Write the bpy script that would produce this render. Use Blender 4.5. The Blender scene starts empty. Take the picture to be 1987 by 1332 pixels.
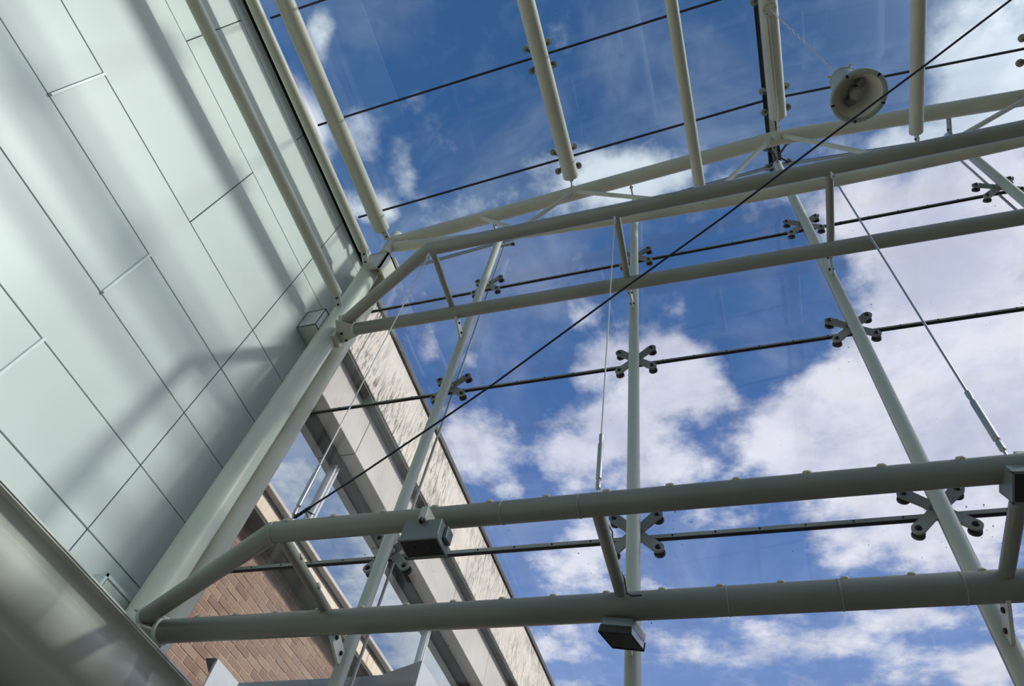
import bpy, bmesh, math, random
from mathutils import Vector, Matrix
random.seed(7)
scene = bpy.context.scene
COL = scene.collection
S = 3.2      # metres per plan unit (distance camera - facade columns)
H = 1.6      # eye height above the floor
FPX = 1329.68
CXP, CYP = 993.5, 666.0
# camera rotation solved from the vanishing points (rows = camera axes in world axes)
R = Matrix(((0.9477606217962385, 0.28323444829631217, 0.14672440516386828),
            (0.1556016935168298, -0.812048887740789, 0.5624630804716367),
            (0.2784563103021763, -0.5102497929614788, -0.8136997185913653)))

# ------------------------------------------------------------------ camera
cam_data = bpy.data.cameras.new('camera')
cam = bpy.data.objects.new('camera', cam_data)
COL.objects.link(cam)
cam_data.sensor_fit = 'HORIZONTAL'
cam_data.sensor_width = 36.0
cam_data.lens = FPX / 1987.0 * 36.0
cam_data.clip_start = 0.05
cam_data.clip_end = 2000
mw = R.transposed().to_4x4()
mw.translation = Vector((0, 0, H))
cam.matrix_world = mw
scene.camera = cam
scene.view_settings.view_transform = 'Standard'
scene.view_settings.look = 'None'
scene.view_settings.exposure = 0.0
scene.view_settings.gamma = 1.0
scene.view_settings.use_curve_mapping = False

def ray(u, v):
    return R.transposed() @ Vector(((u - CXP) / FPX, -(v - CYP) / FPX, -1.0))
def ony(u, v, Y):
    d = ray(u, v); return d * (Y / d.y)
def onx(u, v, X):
    d = ray(u, v); return d * (X / d.x)
def onz(u, v, Z):
    d = ray(u, v); return d * (Z / d.z)

# ------------------------------------------------------------------ world / sky
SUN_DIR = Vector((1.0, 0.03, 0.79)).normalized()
world = bpy.data.worlds.new('sky')
scene.world = world
world.use_nodes = True
wn, wl = world.node_tree.nodes, world.node_tree.links
wn.clear()
def wnode(t, **kw):
    n = wn.new(t)
    for k, v in kw.items(): setattr(n, k, v)
    return n
def wmath(op, a, b=None, c=None, clamp=False):
    n = wnode('ShaderNodeMath', operation=op, use_clamp=clamp)
    for i, x in enumerate((a, b, c)):
        if x is None: continue
        if isinstance(x, (int, float)): n.inputs[i].default_value = x
        else: wl.new(x, n.inputs[i])
    return n.outputs[0]
tc = wnode('ShaderNodeTexCoord')
sep = wnode('ShaderNodeSeparateXYZ')
wl.new(tc.outputs['Generated'], sep.inputs[0])
zc = wmath('MAXIMUM', sep.outputs[2], 0.06)
uu = wmath('DIVIDE', sep.outputs[0], zc)
vv = wmath('DIVIDE', sep.outputs[1], zc)
comb = wnode('ShaderNodeCombineXYZ')
wl.new(uu, comb.inputs[0]); wl.new(vv, comb.inputs[1])
# cloud-layer coordinates: where the view ray meets a flat layer overhead
def wnoise(scale, detail, rough, off, dist=0.0, lac=2.0):
    m = wnode('ShaderNodeVectorMath', operation='ADD'); m.inputs[1].default_value = off
    wl.new(comb.outputs[0], m.inputs[0])
    n = wnode('ShaderNodeTexNoise'); n.inputs['Scale'].default_value = scale
    n.inputs['Detail'].default_value = detail; n.inputs['Roughness'].default_value = rough
    n.inputs['Distortion'].default_value = dist; n.inputs['Lacunarity'].default_value = lac
    wl.new(m.outputs[0], n.inputs['Vector'])
    return n
n_edge = wnoise(7.0, 9.0, 0.60, (3.1, 1.7, 0.4), 0.0)
n_big = wnoise(1.6, 3.0, 0.5, (7.3, 2.2, 1.1), 0.2)
n_soft = wnoise(3.0, 5.0, 0.6, (1.9, 8.4, 2.6), 0.6)
# warp the positions a little so that cloud outlines are not round
warp = wnoise(3.2, 4.0, 0.55, (5.5, 5.5, 5.5))
wv = wnode('ShaderNodeVectorMath', operation='SUBTRACT'); wv.inputs[1].default_value = (0.5, 0.5, 0.5)
wl.new(warp.outputs['Color'], wv.inputs[0])
ws = wnode('ShaderNodeVectorMath', operation='SCALE'); ws.inputs['Scale'].default_value = 0.16
wl.new(wv.outputs[0], ws.inputs[0])
wa = wnode('ShaderNodeVectorMath', operation='ADD')
wl.new(comb.outputs[0], wa.inputs[0]); wl.new(ws.outputs[0], wa.inputs[1])
# banks of cloud, each (position in the photograph, extent, density)
CLOUDS = [
    (1290, 735, 110, 75, 1.0), (1375, 770, 70, 60, .8), (1165, 700, 70, 75, .8), (1130, 610, 45, 60, .75), (1110, 870, 85, 55, .85),
    (1215, 830, 110, 70, .95), (1250, 900, 110, 50, .8),
    (1700, 850, 230, 120, 1.25), (1810, 620, 200, 190, 1.25), (1900, 430, 190, 130, 1.15), (1780, 1000, 200, 100, 1.1),
    (1930, 830, 140, 160, 1.15), (1560, 900, 130, 90, .9), (1640, 1060, 140, 60, .8), (1600, 760, 110, 60, .8), (1930, 1110, 110, 80, .6), (1700, 420, 100, 80, .95),
    (1960, 190, 150, 150, 1.3), (1900, 90, 60, 60, .9), (1830, 270, 110, 50, 1.0), (1760, 330, 70, 35, .5), (1560, 110, 150, 120, -.55), (1730, 90, 80, 90, -.45),
    (1225, 300, 110, 55, .8), (1150, 240, 50, 40, .4),
    (610, 90, 40, 70, .72), (590, 200, 45, 90, .7), (665, 250, 50, 60, .7), (735, 320, 45, 45, .55), (700, 390, 50, 60, .7),
    (930, 850, 80, 70, .85), (985, 900, 60, 60, .6), (945, 700, 60, 40, .6), (850, 690, 45, 60, .6),
    (1500, 1250, 260, 70, .55), (1110, 1090, 60, 60, .6), (1090, 1240, 110, 60, .7), (1740, 1200, 110, 50, .6), (1890, 1300, 120, 60, .75), (1260, 1160, 90, 50, .4),
    (1400, 1000, 100, 50, .3), (1120, 500, 70, 40, .5), (1310, 620, 80, 40, .35),
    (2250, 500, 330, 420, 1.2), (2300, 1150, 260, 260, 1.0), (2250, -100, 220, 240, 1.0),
    (1450, 560, 150, 90, -.5), (1010, 640, 110, 90, -.6), (850, 120, 240, 130, -.35), (1380, 120, 200, 110, -.35), (1490, 700, 60, 60, -.6), (1330, 480, 120, 50, -.25),
    (1460, 1090, 90, 60, -.4), (950, 1010, 90, 60, -.35),
]
pos = neg = None
for (px, py, rx, ry, w) in CLOUDS:
    c = onz(px, py, 1.0)
    a = onz(px + rx, py, 1.0) - c; b = onz(px, py + ry, 1.0) - c
    det = a.x * b.y - a.y * b.x
    # inverse of the 2x2 matrix [a b]: ellipse coordinates
    m = wnode('ShaderNodeVectorMath', operation='SUBTRACT'); m.inputs[1].default_value = (c.x, c.y, 0)
    wl.new(wa.outputs[0], m.inputs[0])
    d1 = wnode('ShaderNodeVectorMath', operation='DOT_PRODUCT'); d1.inputs[1].default_value = (b.y / det, -b.x / det, 0)
    d2 = wnode('ShaderNodeVectorMath', operation='DOT_PRODUCT'); d2.inputs[1].default_value = (-a.y / det, a.x / det, 0)
    wl.new(m.outputs[0], d1.inputs[0]); wl.new(m.outputs[0], d2.inputs[0])
    q = wmath('ADD', wmath('MULTIPLY', d1.outputs['Value'], d1.outputs['Value']), wmath('MULTIPLY', d2.outputs['Value'], d2.outputs['Value']))
    e = wmath('MULTIPLY', wmath('EXPONENT', wmath('MULTIPLY', q, -0.75)), abs(w))
    if w > 0: pos = e if pos is None else wmath('SMOOTH_MAX', pos, e, 0.25)
    else: neg = e if neg is None else wmath('ADD', neg, e)
field = wmath('SUBTRACT', pos, neg)
nz = wmath('MULTIPLY', wmath('SUBTRACT', n_edge.outputs['Fac'], 0.5), 1.7)
nb = wmath('MULTIPLY', wmath('SUBTRACT', n_big.outputs['Fac'], 0.5), 0.55)
field = wmath('ADD', wmath('ADD', field, nz), nb)
def wrange(x, a, b, c, d, smooth=True):
    n = wnode('ShaderNodeMapRange', interpolation_type='SMOOTHSTEP' if smooth else 'LINEAR')
    wl.new(x, n.inputs[0])
    for i, t in enumerate((a, b, c, d)): n.inputs[i + 1].default_value = t
    return n.outputs[0]
dens = wrange(field, 0.18, 0.74, 0, 1)
veil = wmath('MULTIPLY', wrange(n_soft.outputs['Fac'], 0.42, 0.78, 0, 1), 0.20)
dens = wmath('MAXIMUM', dens, veil)
ramp = wnode('ShaderNodeValToRGB')
cr = ramp.color_ramp
cr.elements[0].position = 0.0; cr.elements[0].color = (0.07, 0.07, 0.065, 1)
cr.elements[1].position = 0.97; cr.elements[1].color = (0.040, 0.118, 0.30, 1)
for p_, c_ in ((0.02, (0.34, 0.42, 0.55, 1)), (0.30, (0.28, 0.39, 0.64, 1)), (0.50, (0.180, 0.300, 0.60, 1)), (0.70, (0.074, 0.172, 0.43, 1)), (0.85, (0.050, 0.137, 0.345, 1))):
    e_ = cr.elements.new(p_); e_.color = c_
wl.new(sep.outputs[2], ramp.inputs[0])
shade = wnode('ShaderNodeMixRGB')      # lit and shaded parts of the cloud bodies
shade.inputs[1].default_value = (0.58, 0.62, 0.76, 1); shade.inputs[2].default_value = (0.86, 0.88, 0.95, 1)
wl.new(wrange(wmath('ADD', n_soft.outputs['Fac'], wmath('MULTIPLY', n_edge.outputs['Fac'], 0.6)), 0.62, 0.98, 0, 1), shade.inputs[0])
skymix = wnode('ShaderNodeMixRGB')
wl.new(dens, skymix.inputs[0]); wl.new(ramp.outputs[0], skymix.inputs[1]); wl.new(shade.outputs[0], skymix.inputs[2])
# bright haze round the sun, which stands to the right of the frame
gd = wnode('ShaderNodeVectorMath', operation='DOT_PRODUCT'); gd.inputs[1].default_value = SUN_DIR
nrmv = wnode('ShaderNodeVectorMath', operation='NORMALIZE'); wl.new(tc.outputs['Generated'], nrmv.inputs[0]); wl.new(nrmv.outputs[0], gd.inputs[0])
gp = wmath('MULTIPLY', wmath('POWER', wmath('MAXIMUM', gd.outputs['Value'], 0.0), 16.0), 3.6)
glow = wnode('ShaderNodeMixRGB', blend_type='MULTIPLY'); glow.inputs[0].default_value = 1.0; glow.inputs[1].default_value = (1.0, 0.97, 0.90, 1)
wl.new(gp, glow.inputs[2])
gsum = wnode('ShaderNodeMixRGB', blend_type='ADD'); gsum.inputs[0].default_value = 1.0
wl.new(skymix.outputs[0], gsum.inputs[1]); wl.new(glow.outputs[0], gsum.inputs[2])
above = wrange(sep.outputs[2], -0.02, 0.03, 0, 1)
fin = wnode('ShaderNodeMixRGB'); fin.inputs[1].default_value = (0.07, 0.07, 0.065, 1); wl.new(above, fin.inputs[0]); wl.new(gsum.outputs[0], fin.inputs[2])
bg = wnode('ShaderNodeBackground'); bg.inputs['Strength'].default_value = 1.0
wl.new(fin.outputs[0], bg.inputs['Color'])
wo = wnode('ShaderNodeOutputWorld')
wl.new(bg.outputs[0], wo.inputs['Surface'])
try:
    world.cycles.sampling_method = 'MANUAL'; world.cycles.sample_map_resolution = 512
except Exception: pass

# ------------------------------------------------------------------ sun
sd = bpy.data.lights.new('sun', 'SUN')
sd.energy = 2.65
sd.angle = math.radians(3.2)
sd.color = (1.0, 0.96, 0.88)
sun = bpy.data.objects.new('sun', sd)
COL.objects.link(sun)
sun.rotation_euler = SUN_DIR.to_track_quat('Z', 'Y').to_euler()
sun.location = (20, 0, 30)

# ------------------------------------------------------------------ helpers
def P(x, y, z):
    return Vector((x * S, y * S, z * S + H))
def PV(v):
    return P(v.x, v.y, v.z)
def link(o, parent=None):
    COL.objects.link(o)
    if parent is not None: o.parent = parent
    return o
def tag(o, label=None, cat=None, group=None, kind=None):
    if label: o['label'] = label
    if cat: o['category'] = cat
    if group: o['group'] = group
    if kind: o['kind'] = kind
    return o
def root(name, label=None, cat=None, group=None, kind=None, loc=(0, 0, 0)):
    o = bpy.data.objects.new(name, None)
    o.empty_display_size = 0.1
    o.location = loc
    COL.objects.link(o)
    return tag(o, label, cat, group, kind)
def obj(name, bm, mat, parent=None, smooth=False, origin=None):
    me = bpy.data.meshes.new(name)
    bmesh.ops.recalc_face_normals(bm, faces=bm.faces[:])
    if parent is not None:
        bmesh.ops.translate(bm, verts=bm.verts[:], vec=-Vector(parent.matrix_basis.translation))
        if parent.parent is not None:
            bmesh.ops.translate(bm, verts=bm.verts[:], vec=-Vector(parent.parent.matrix_basis.translation))
    if smooth:
        for f in bm.faces:
            f.smooth = True
        for e in bm.edges:
            if len(e.link_faces) == 2 and e.calc_face_angle(0) > math.radians(27): e.smooth = False
    bm.to_mesh(me); bm.free()
    me.materials.append(mat)
    o = bpy.data.objects.new(name, me)
    return link(o, parent)
def top_obj(name, bm, mat, label, cat, group=None, smooth=False, kind=None):
    return tag(obj(name, bm, mat, None, smooth), label, cat, group, kind)
def frame_of(d):
    d = d.normalized()
    up = Vector((0, 0, 1)) if abs(d.z) < 0.9 else Vector((0, 1, 0))
    a = d.cross(up).normalized()
    return a, d.cross(a).normalized()
def add_path(bm, pts, r, seg=28, cap=True):
    """tube swept along a polyline, mitred at its bends"""
    pts = [Vector(p) for p in pts]
    rings = []
    for i, p in enumerate(pts):
        if i == 0: t = pts[1] - pts[0]; n = t
        elif i == len(pts) - 1: t = pts[i] - pts[i - 1]; n = t
        else:
            t = pts[i] - pts[i - 1]
            n = t.normalized() + (pts[i + 1] - pts[i]).normalized()
        if i == 0:
            a, b = frame_of(t)
            ring = [p + r * (math.cos(k * 2 * math.pi / seg) * a + math.sin(k * 2 * math.pi / seg) * b) for k in range(seg)]
        else:
            t = t.normalized(); n = n.normalized()
            prev = [v.co for v in rings[-1]]
            ring = []
            for q in prev:
                s_ = (p - q).dot(n) / t.dot(n)
                ring.append(q + t * s_)
        rings.append([bm.verts.new(q) for q in ring])
    for i in range(len(rings) - 1):
        for k in range(seg):
            bm.faces.new((rings[i][k], rings[i][(k + 1) % seg], rings[i + 1][(k + 1) % seg], rings[i + 1][k]))
    if cap:
        bm.faces.new(rings[0]); bm.faces.new(rings[-1])
    return bm
def tube(pts, r, seg=28): return add_path(bmesh.new(), pts, r, seg)
def add_box(bm, c, ax, ay, az, hx, hy, hz):
    c = Vector(c)
    v = [bm.verts.new(c + ax * (hx * i) + ay * (hy * j) + az * (hz * k)) for i in (-1, 1) for j in (-1, 1) for k in (-1, 1)]
    for f in ((0, 1, 3, 2), (4, 6, 7, 5), (0, 4, 5, 1), (2, 3, 7, 6), (0, 2, 6, 4), (1, 5, 7, 3)):
        bm.faces.new([v[i] for i in f])
    return v
EX, EY, EZ = Vector((1, 0, 0)), Vector((0, 1, 0)), Vector((0, 0, 1))
def add_bx(bm, lo, hi):
    lo, hi = Vector(lo), Vector(hi)
    return add_box(bm, (lo + hi) / 2, EX, EY, EZ, (hi.x - lo.x) / 2, (hi.y - lo.y) / 2, (hi.z - lo.z) / 2)
def bevel(bm, w, seg=1):
    bmesh.ops.bevel(bm, geom=bm.edges[:], offset=w, segments=seg, affect='EDGES', profile=0.5)
    return bm
def add_prism(bm, poly, off):
    """closed polygon (3D points) extruded by vector off"""
    a = [bm.verts.new(p) for p in poly]; b = [bm.verts.new(Vector(p) + off) for p in poly]
    bm.faces.new(a); bm.faces.new(b[::-1])
    n = len(a)
    for i in range(n):
        bm.faces.new((a[i], b[i], b[(i + 1) % n], a[(i + 1) % n]))
    return bm
def add_lathe(bm, o, axis, prof, seg=28, capa=True, capb=True):
    a, b = frame_of(axis); axis = axis.normalized(); o = Vector(o)
    rings = []
    for (h, r) in prof:
        rings.append([bm.verts.new(o + axis * h + r * (math.cos(k * 2 * math.pi / seg) * a + math.sin(k * 2 * math.pi / seg) * b)) for k in range(seg)])
    for i in range(len(rings) - 1):
        for k in range(seg):
            bm.faces.new((rings[i][k], rings[i][(k + 1) % seg], rings[i + 1][(k + 1) % seg], rings[i + 1][k]))
    if capa: bm.faces.new(rings[0])
    if capb: bm.faces.new(rings[-1])
    return bm
def copy_tree(o, parent=None):
    c = o.copy(); COL.objects.link(c)
    if parent is not None: c.parent = parent
    for ch in [x for x in bpy.data.objects if x.parent == o and x != c]:
        copy_tree(ch, c)
    return c
def rod_between(bm, a, b, w, h, up):
    a, b = Vector(a), Vector(b); d = b - a; L = d.length; d.normalize()
    s = d.cross(up).normalized(); u = s.cross(d).normalized()
    return add_box(bm, (a + b) / 2, d, s, u, L / 2, w / 2, h / 2)

# ------------------------------------------------------------------ materials
def mat(name, color, rough=0.5, metal=0.0, spec=0.5, coat=0.0):
    m = bpy.data.materials.new(name); m.use_nodes = True
    b = m.node_tree.nodes['Principled BSDF']
    b.inputs['Base Color'].default_value = (*color, 1)
    b.inputs['Roughness'].default_value = rough
    b.inputs['Metallic'].default_value = metal
    b.inputs['Specular IOR Level'].default_value = spec
    b.inputs['Coat Weight'].default_value = coat
    return m
def nd(m, t, **kw):
    n = m.node_tree.nodes.new(t)
    for k, v in kw.items(): setattr(n, k, v)
    return n
def painted(name, color, rough=0.42, speck=0.5, tone=0.08, speck_scale=26.0, dark=(0.05, 0.045, 0.03), bump=0.0, coat=0.0):
    """paint with slight uneven tone and fly specks"""
    m = mat(name, color, rough, coat=coat); L = m.node_tree.links
    b = m.node_tree.nodes['Principled BSDF']
    t = nd(m, 'ShaderNodeTexCoord')
    n1 = nd(m, 'ShaderNodeTexNoise'); n1.inputs['Scale'].default_value = 1.7; n1.inputs['Detail'].default_value = 5
    L.new(t.outputs['Object'], n1.inputs['Vector'])
    mix = nd(m, 'ShaderNodeMixRGB', blend_type='MIX')
    mix.inputs[1].default_value = (*[c * (1 - tone * 1.6) for c in color], 1); mix.inputs[2].default_value = (*[min(1, c * (1 + tone)) for c in color], 1)
    r1 = nd(m, 'ShaderNodeMapRange'); r1.inputs[1].default_value = 0.35; r1.inputs[2].default_value = 0.65
    L.new(n1.outputs['Fac'], r1.inputs[0]); L.new(r1.outputs[0], mix.inputs[0])
    v = nd(m, 'ShaderNodeTexVoronoi'); v.inputs['Scale'].default_value = speck_scale
    L.new(t.outputs['Object'], v.inputs['Vector'])
    n2 = nd(m, 'ShaderNodeTexNoise'); n2.inputs['Scale'].default_value = 3.1; n2.inputs['Detail'].default_value = 2
    L.new(t.outputs['Object'], n2.inputs['Vector'])
    r2 = nd(m, 'ShaderNodeMapRange'); r2.inputs[1].default_value = 0.50; r2.inputs[2].default_value = 0.75; r2.inputs[3].default_value = 0.0; r2.inputs[4].default_value = 0.14 * speck
    L.new(n2.outputs['Fac'], r2.inputs[0])
    lt = nd(m, 'ShaderNodeMath', operation='LESS_THAN')
    L.new(v.outputs['Distance'], lt.inputs[0]); L.new(r2.outputs[0], lt.inputs[1])
    mix2 = nd(m, 'ShaderNodeMixRGB'); mix2.inputs[2].default_value = (*dark, 1)
    L.new(lt.outputs[0], mix2.inputs[0]); L.new(mix.outputs[0], mix2.inputs[1])
    L.new(mix2.outputs[0], b.inputs['Base Color'])
    return m
M = {}
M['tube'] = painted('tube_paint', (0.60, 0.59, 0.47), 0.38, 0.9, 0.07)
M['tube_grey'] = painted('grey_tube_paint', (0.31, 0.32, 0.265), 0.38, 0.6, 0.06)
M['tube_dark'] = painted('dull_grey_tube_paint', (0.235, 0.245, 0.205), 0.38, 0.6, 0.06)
M['column'] = painted('column_paint', (0.52, 0.55, 0.46), 0.38, 0.8, 0.05)
M['corner'] = painted('corner_column_paint', (0.64, 0.68, 0.55), 0.35, 0.5, 0.05)
M['panel'] = painted('wall_panel_enamel', (0.575, 0.630, 0.590), 0.40, 0.16, 0.018, 9.0, (0.2, 0.2, 0.18))
M['joint_dark'] = mat('joint_dark_grey', (0.045, 0.055, 0.055), 0.8)  # dark colour of the panel backing and cover edge trim
M['strip'] = mat('joint_strip_enamel', (0.72, 0.78, 0.74), 0.3)
M['flash'] = painted('flashing_enamel', (0.40, 0.44, 0.42), 0.45, 0.3, 0.05)
M['black'] = mat('black_rubber', (0.008, 0.009, 0.01), 0.6)
M['seal'] = mat('dark_silicone', (0.022, 0.028, 0.034), 0.5)
M['bar'] = painted('joint_bar_grey', (0.34, 0.35, 0.31), 0.5, 1.5, 0.15, 30)
M['spider'] = painted('cast_steel', (0.27, 0.28, 0.235), 0.45, 2.0, 0.3, 60)
M['spider_dark'] = painted('weathered_steel', (0.055, 0.055, 0.05), 0.5, 1.0, 0.3, 60)
M['bolt'] = mat('bolt_steel', (0.03, 0.032, 0.03), 0.4, 0.6)
M['steel'] = mat('stainless_steel', (0.40, 0.41, 0.39), 0.38, 0.6)
M['rod'] = mat('rod_steel', (0.60, 0.60, 0.56), 0.45, 0.2)
M['wire'] = mat('black_wire', (0.02, 0.022, 0.03), 0.6)
M['whitewire'] = mat('white_cord', (0.55, 0.55, 0.5), 0.6)
M['bracket'] = painted('bracket_paint', (0.62, 0.64, 0.58), 0.4, 1.0, 0.08, 40)
M['lamp_in'] = painted('lamp_reflector', (0.90, 0.87, 0.72), 0.35, 4.5, 0.12, 80, (0.03, 0.025, 0.02))
M['lamp_out'] = painted('lamp_enamel', (0.36, 0.40, 0.35), 0.35, 0.5, 0.08)
M['lamp_glass'] = mat('bulb_glass', (0.30, 0.30, 0.26), 0.12)
M['flood'] = painted('flood_housing', (0.17, 0.20, 0.19), 0.4, 0.3, 0.08)
M['flood_glass'] = mat('flood_dark_glass', (0.012, 0.015, 0.017), 0.08)
M['floor'] = painted('floor_stone', (0.055, 0.048, 0.040), 0.5, 0.0, 0.2)
M['ground'] = painted('paving', (0.07, 0.065, 0.06), 0.8, 0.0, 0.2)
M['trimlip'] = mat('bulkhead_lip', (0.66, 0.68, 0.60), 0.3)
M['alu'] = mat('white_aluminium', (0.62, 0.64, 0.66), 0.35, 0.2)
M['dkframe'] = mat('dark_window_frame', (0.05, 0.05, 0.048), 0.5)
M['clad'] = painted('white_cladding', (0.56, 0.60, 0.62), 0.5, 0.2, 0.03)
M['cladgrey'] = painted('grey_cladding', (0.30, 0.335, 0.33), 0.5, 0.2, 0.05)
M['gold'] = mat('puck_lens', (0.50, 0.47, 0.36), 0.35)

def bulkhead_mat():
    m = painted('bulkhead_enamel', (0.44, 0.455, 0.395), 0.30, 0.25, 0.05, 20)
    m.node_tree.nodes['Principled BSDF'].inputs['Coat Weight'].default_value = 0.3
    m.node_tree.nodes['Principled BSDF'].inputs['Coat Roughness'].default_value = 0.25
    return m
M['bulk'] = bulkhead_mat()

def glass_mat(name, tint, refl=0.9, rough=0.0):
    """thin pane: tinted see-through plus fresnel mirror"""
    m = bpy.data.materials.new(name); m.use_nodes = True
    n, L = m.node_tree.nodes, m.node_tree.links
    n.clear()
    out = n.new('ShaderNodeOutputMaterial'); tr = n.new('ShaderNodeBsdfTransparent'); tr.inputs[0].default_value = (*tint, 1)
    gl = n.new('ShaderNodeBsdfGlossy'); gl.inputs['Roughness'].default_value = rough; gl.inputs[0].default_value = (refl, refl, refl, 1)
    ge = n.new('ShaderNodeNewGeometry'); dt = n.new('ShaderNodeVectorMath'); dt.operation = 'DOT_PRODUCT'
    L.new(ge.outputs['Incoming'], dt.inputs[0]); L.new(ge.outputs['Normal'], dt.inputs[1])
    ab = n.new('ShaderNodeMath'); ab.operation = 'ABSOLUTE'; L.new(dt.outputs['Value'], ab.inputs[0])
    om = n.new('ShaderNodeMath'); om.operation = 'SUBTRACT'; om.inputs[0].default_value = 1.0; L.new(ab.outputs[0], om.inputs[1])
    pw = n.new('ShaderNodeMath'); pw.operation = 'POWER'; pw.inputs[1].default_value = 5.0; L.new(om.outputs[0], pw.inputs[0])
    lw = n.new('ShaderNodeMath'); lw.operation = 'MULTIPLY_ADD'; lw.inputs[1].default_value = 0.96; lw.inputs[2].default_value = 0.04; L.new(pw.outputs[0], lw.inputs[0])
    mx = n.new('ShaderNodeMixShader')
    # smudges: faint rain-dried film scattering a little light
    t = n.new('ShaderNodeTexCoord'); mp = n.new('ShaderNodeMapping'); mp.inputs['Scale'].default_value = (1.0, 1.0, 0.35)
    no = n.new('ShaderNodeTexNoise'); no.inputs['Scale'].default_value = 2.3; no.inputs['Detail'].default_value = 6; no.inputs['Roughness'].default_value = 0.62
    L.new(t.outputs['Object'], mp.inputs[0]); L.new(mp.outputs[0], no.inputs['Vector'])
    rg = n.new('ShaderNodeMapRange'); rg.inputs[1].default_value = 0.5; rg.inputs[2].default_value = 0.85; rg.inputs[3].default_value = 0.0; rg.inputs[4].default_value = 0.05
    L.new(no.outputs['Fac'], rg.inputs[0])
    df = n.new('ShaderNodeBsdfTranslucent'); df.inputs[0].default_value = (0.8, 0.82, 0.85, 1)
    mx2 = n.new('ShaderNodeMixShader')
    L.new(lw.outputs[0], mx.inputs[0]); L.new(tr.outputs[0], mx.inputs[1]); L.new(gl.outputs[0], mx.inputs[2])
    L.new(rg.outputs[0], mx2.inputs[0]); L.new(mx.outputs[0], mx2.inputs[1]); L.new(df.outputs[0], mx2.inputs[2])
    L.new(mx2.outputs[0], out.inputs[0])
    return m
M['glass'] = glass_mat('facade_glass', (0.985, 0.985, 0.995))
M['roofglass'] = glass_mat('roof_glass', (0.92, 0.965, 0.97))

def stone(name, c1, c2, stain, stain_c, scale=(6, 6, 0.8)):
    m = mat(name, c1, 0.8); L = m.node_tree.links; b = m.node_tree.nodes['Principled BSDF']
    t = nd(m, 'ShaderNodeTexCoord')
    n0 = nd(m, 'ShaderNodeTexNoise'); n0.inputs['Scale'].default_value = 1.3; n0.inputs['Detail'].default_value = 6
    L.new(t.outputs['Object'], n0.inputs['Vector'])
    mx = nd(m, 'ShaderNodeMixRGB'); mx.inputs[1].default_value = (*c1, 1); mx.inputs[2].default_value = (*c2, 1)
    r0 = nd(m, 'ShaderNodeMapRange'); r0.inputs[1].default_value = 0.35; r0.inputs[2].default_value = 0.65
    L.new(n0.outputs['Fac'], r0.inputs[0]); L.new(r0.outputs[0], mx.inputs[0])
    mp = nd(m, 'ShaderNodeMapping'); mp.inputs['Scale'].default_value = scale
    L.new(t.outputs['Object'], mp.inputs[0])
    n1 = nd(m, 'ShaderNodeTexNoise'); n1.inputs['Scale'].default_value = 4.0; n1.inputs['Detail'].default_value = 8; n1.inputs['Roughness'].default_value = 0.7
    L.new(mp.outputs[0], n1.inputs['Vector'])
    n2 = nd(m, 'ShaderNodeTexNoise'); n2.inputs['Scale'].default_value = 1.1; n2.inputs['Detail'].default_value = 3
    L.new(t.outputs['Object'], n2.inputs['Vector'])
    r1 = nd(m, 'ShaderNodeMapRange'); r1.inputs[1].default_value = 0.49; r1.inputs[2].default_value = 0.57
    L.new(n1.outputs['Fac'], r1.inputs[0])
    r2 = nd(m, 'ShaderNodeMapRange'); r2.inputs[1].default_value = 0.30; r2.inputs[2].default_value = 0.62
    L.new(n2.outputs['Fac'], r2.inputs[0])
    mu = nd(m, 'ShaderNodeMath', operation='MULTIPLY'); L.new(r1.outputs[0], mu.inputs[0]); L.new(r2.outputs[0], mu.inputs[1])
    mu2 = nd(m, 'ShaderNodeMath', operation='MULTIPLY'); mu2.inputs[1].default_value = stain; L.new(mu.outputs[0], mu2.inputs[0])
    mx2 = nd(m, 'ShaderNodeMixRGB'); mx2.inputs[2].default_value = (*stain_c, 1)
    L.new(mu2.outputs[0], mx2.inputs[0]); L.new(mx.outputs[0], mx2.inputs[1]); L.new(mx2.outputs[0], b.inputs['Base Color'])
    return m
M['stone_stained'] = stone('lichen_streaked_stone', (0.80, 0.74, 0.63), (0.68, 0.63, 0.55), 0.9, (0.12, 0.12, 0.11), (9, 9, 1.1))
M['stone_grey'] = stone('smooth_grey_stone', (0.63, 0.60, 0.55), (0.55, 0.52, 0.48), 0.15, (0.25, 0.24, 0.22), (5, 5, 0.9))
M['stone_cream'] = stone('cream_stone', (0.86, 0.74, 0.56), (0.74, 0.64, 0.50), 0.3, (0.25, 0.22, 0.18), (7, 7, 1.0))
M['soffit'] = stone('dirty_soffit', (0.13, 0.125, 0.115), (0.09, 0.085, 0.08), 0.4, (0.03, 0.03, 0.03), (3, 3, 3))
M['mortar'] = stone('mortar', (0.56, 0.42, 0.31), (0.47, 0.36, 0.27), 0.2, (0.2, 0.16, 0.13), (3, 3, 3))
def brick_mat(i, c):
    m = mat('brick_clay_%d' % i, c, 0.85); L = m.node_tree.links; b = m.node_tree.nodes['Principled BSDF']
    t = nd(m, 'ShaderNodeTexCoord')
    n = nd(m, 'ShaderNodeTexNoise'); n.inputs['Scale'].default_value = 9; n.inputs['Detail'].default_value = 8; n.inputs['Roughness'].default_value = 0.7
    L.new(t.outputs['Object'], n.inputs['Vector'])
    mx = nd(m, 'ShaderNodeMixRGB'); mx.inputs[1].default_value = (*[x * 0.78 for x in c], 1); mx.inputs[2].default_value = (*[x * 1.18 for x in c], 1)
    L.new(n.outputs['Fac'], mx.inputs[0]); L.new(mx.outputs[0], b.inputs['Base Color'])
    bp = nd(m, 'ShaderNodeBump'); bp.inputs['Strength'].default_value = 0.3; bp.inputs['Distance'].default_value = 0.004
    L.new(n.outputs['Fac'], bp.inputs['Height']); L.new(bp.outputs[0], b.inputs['Normal'])
    return m
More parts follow.
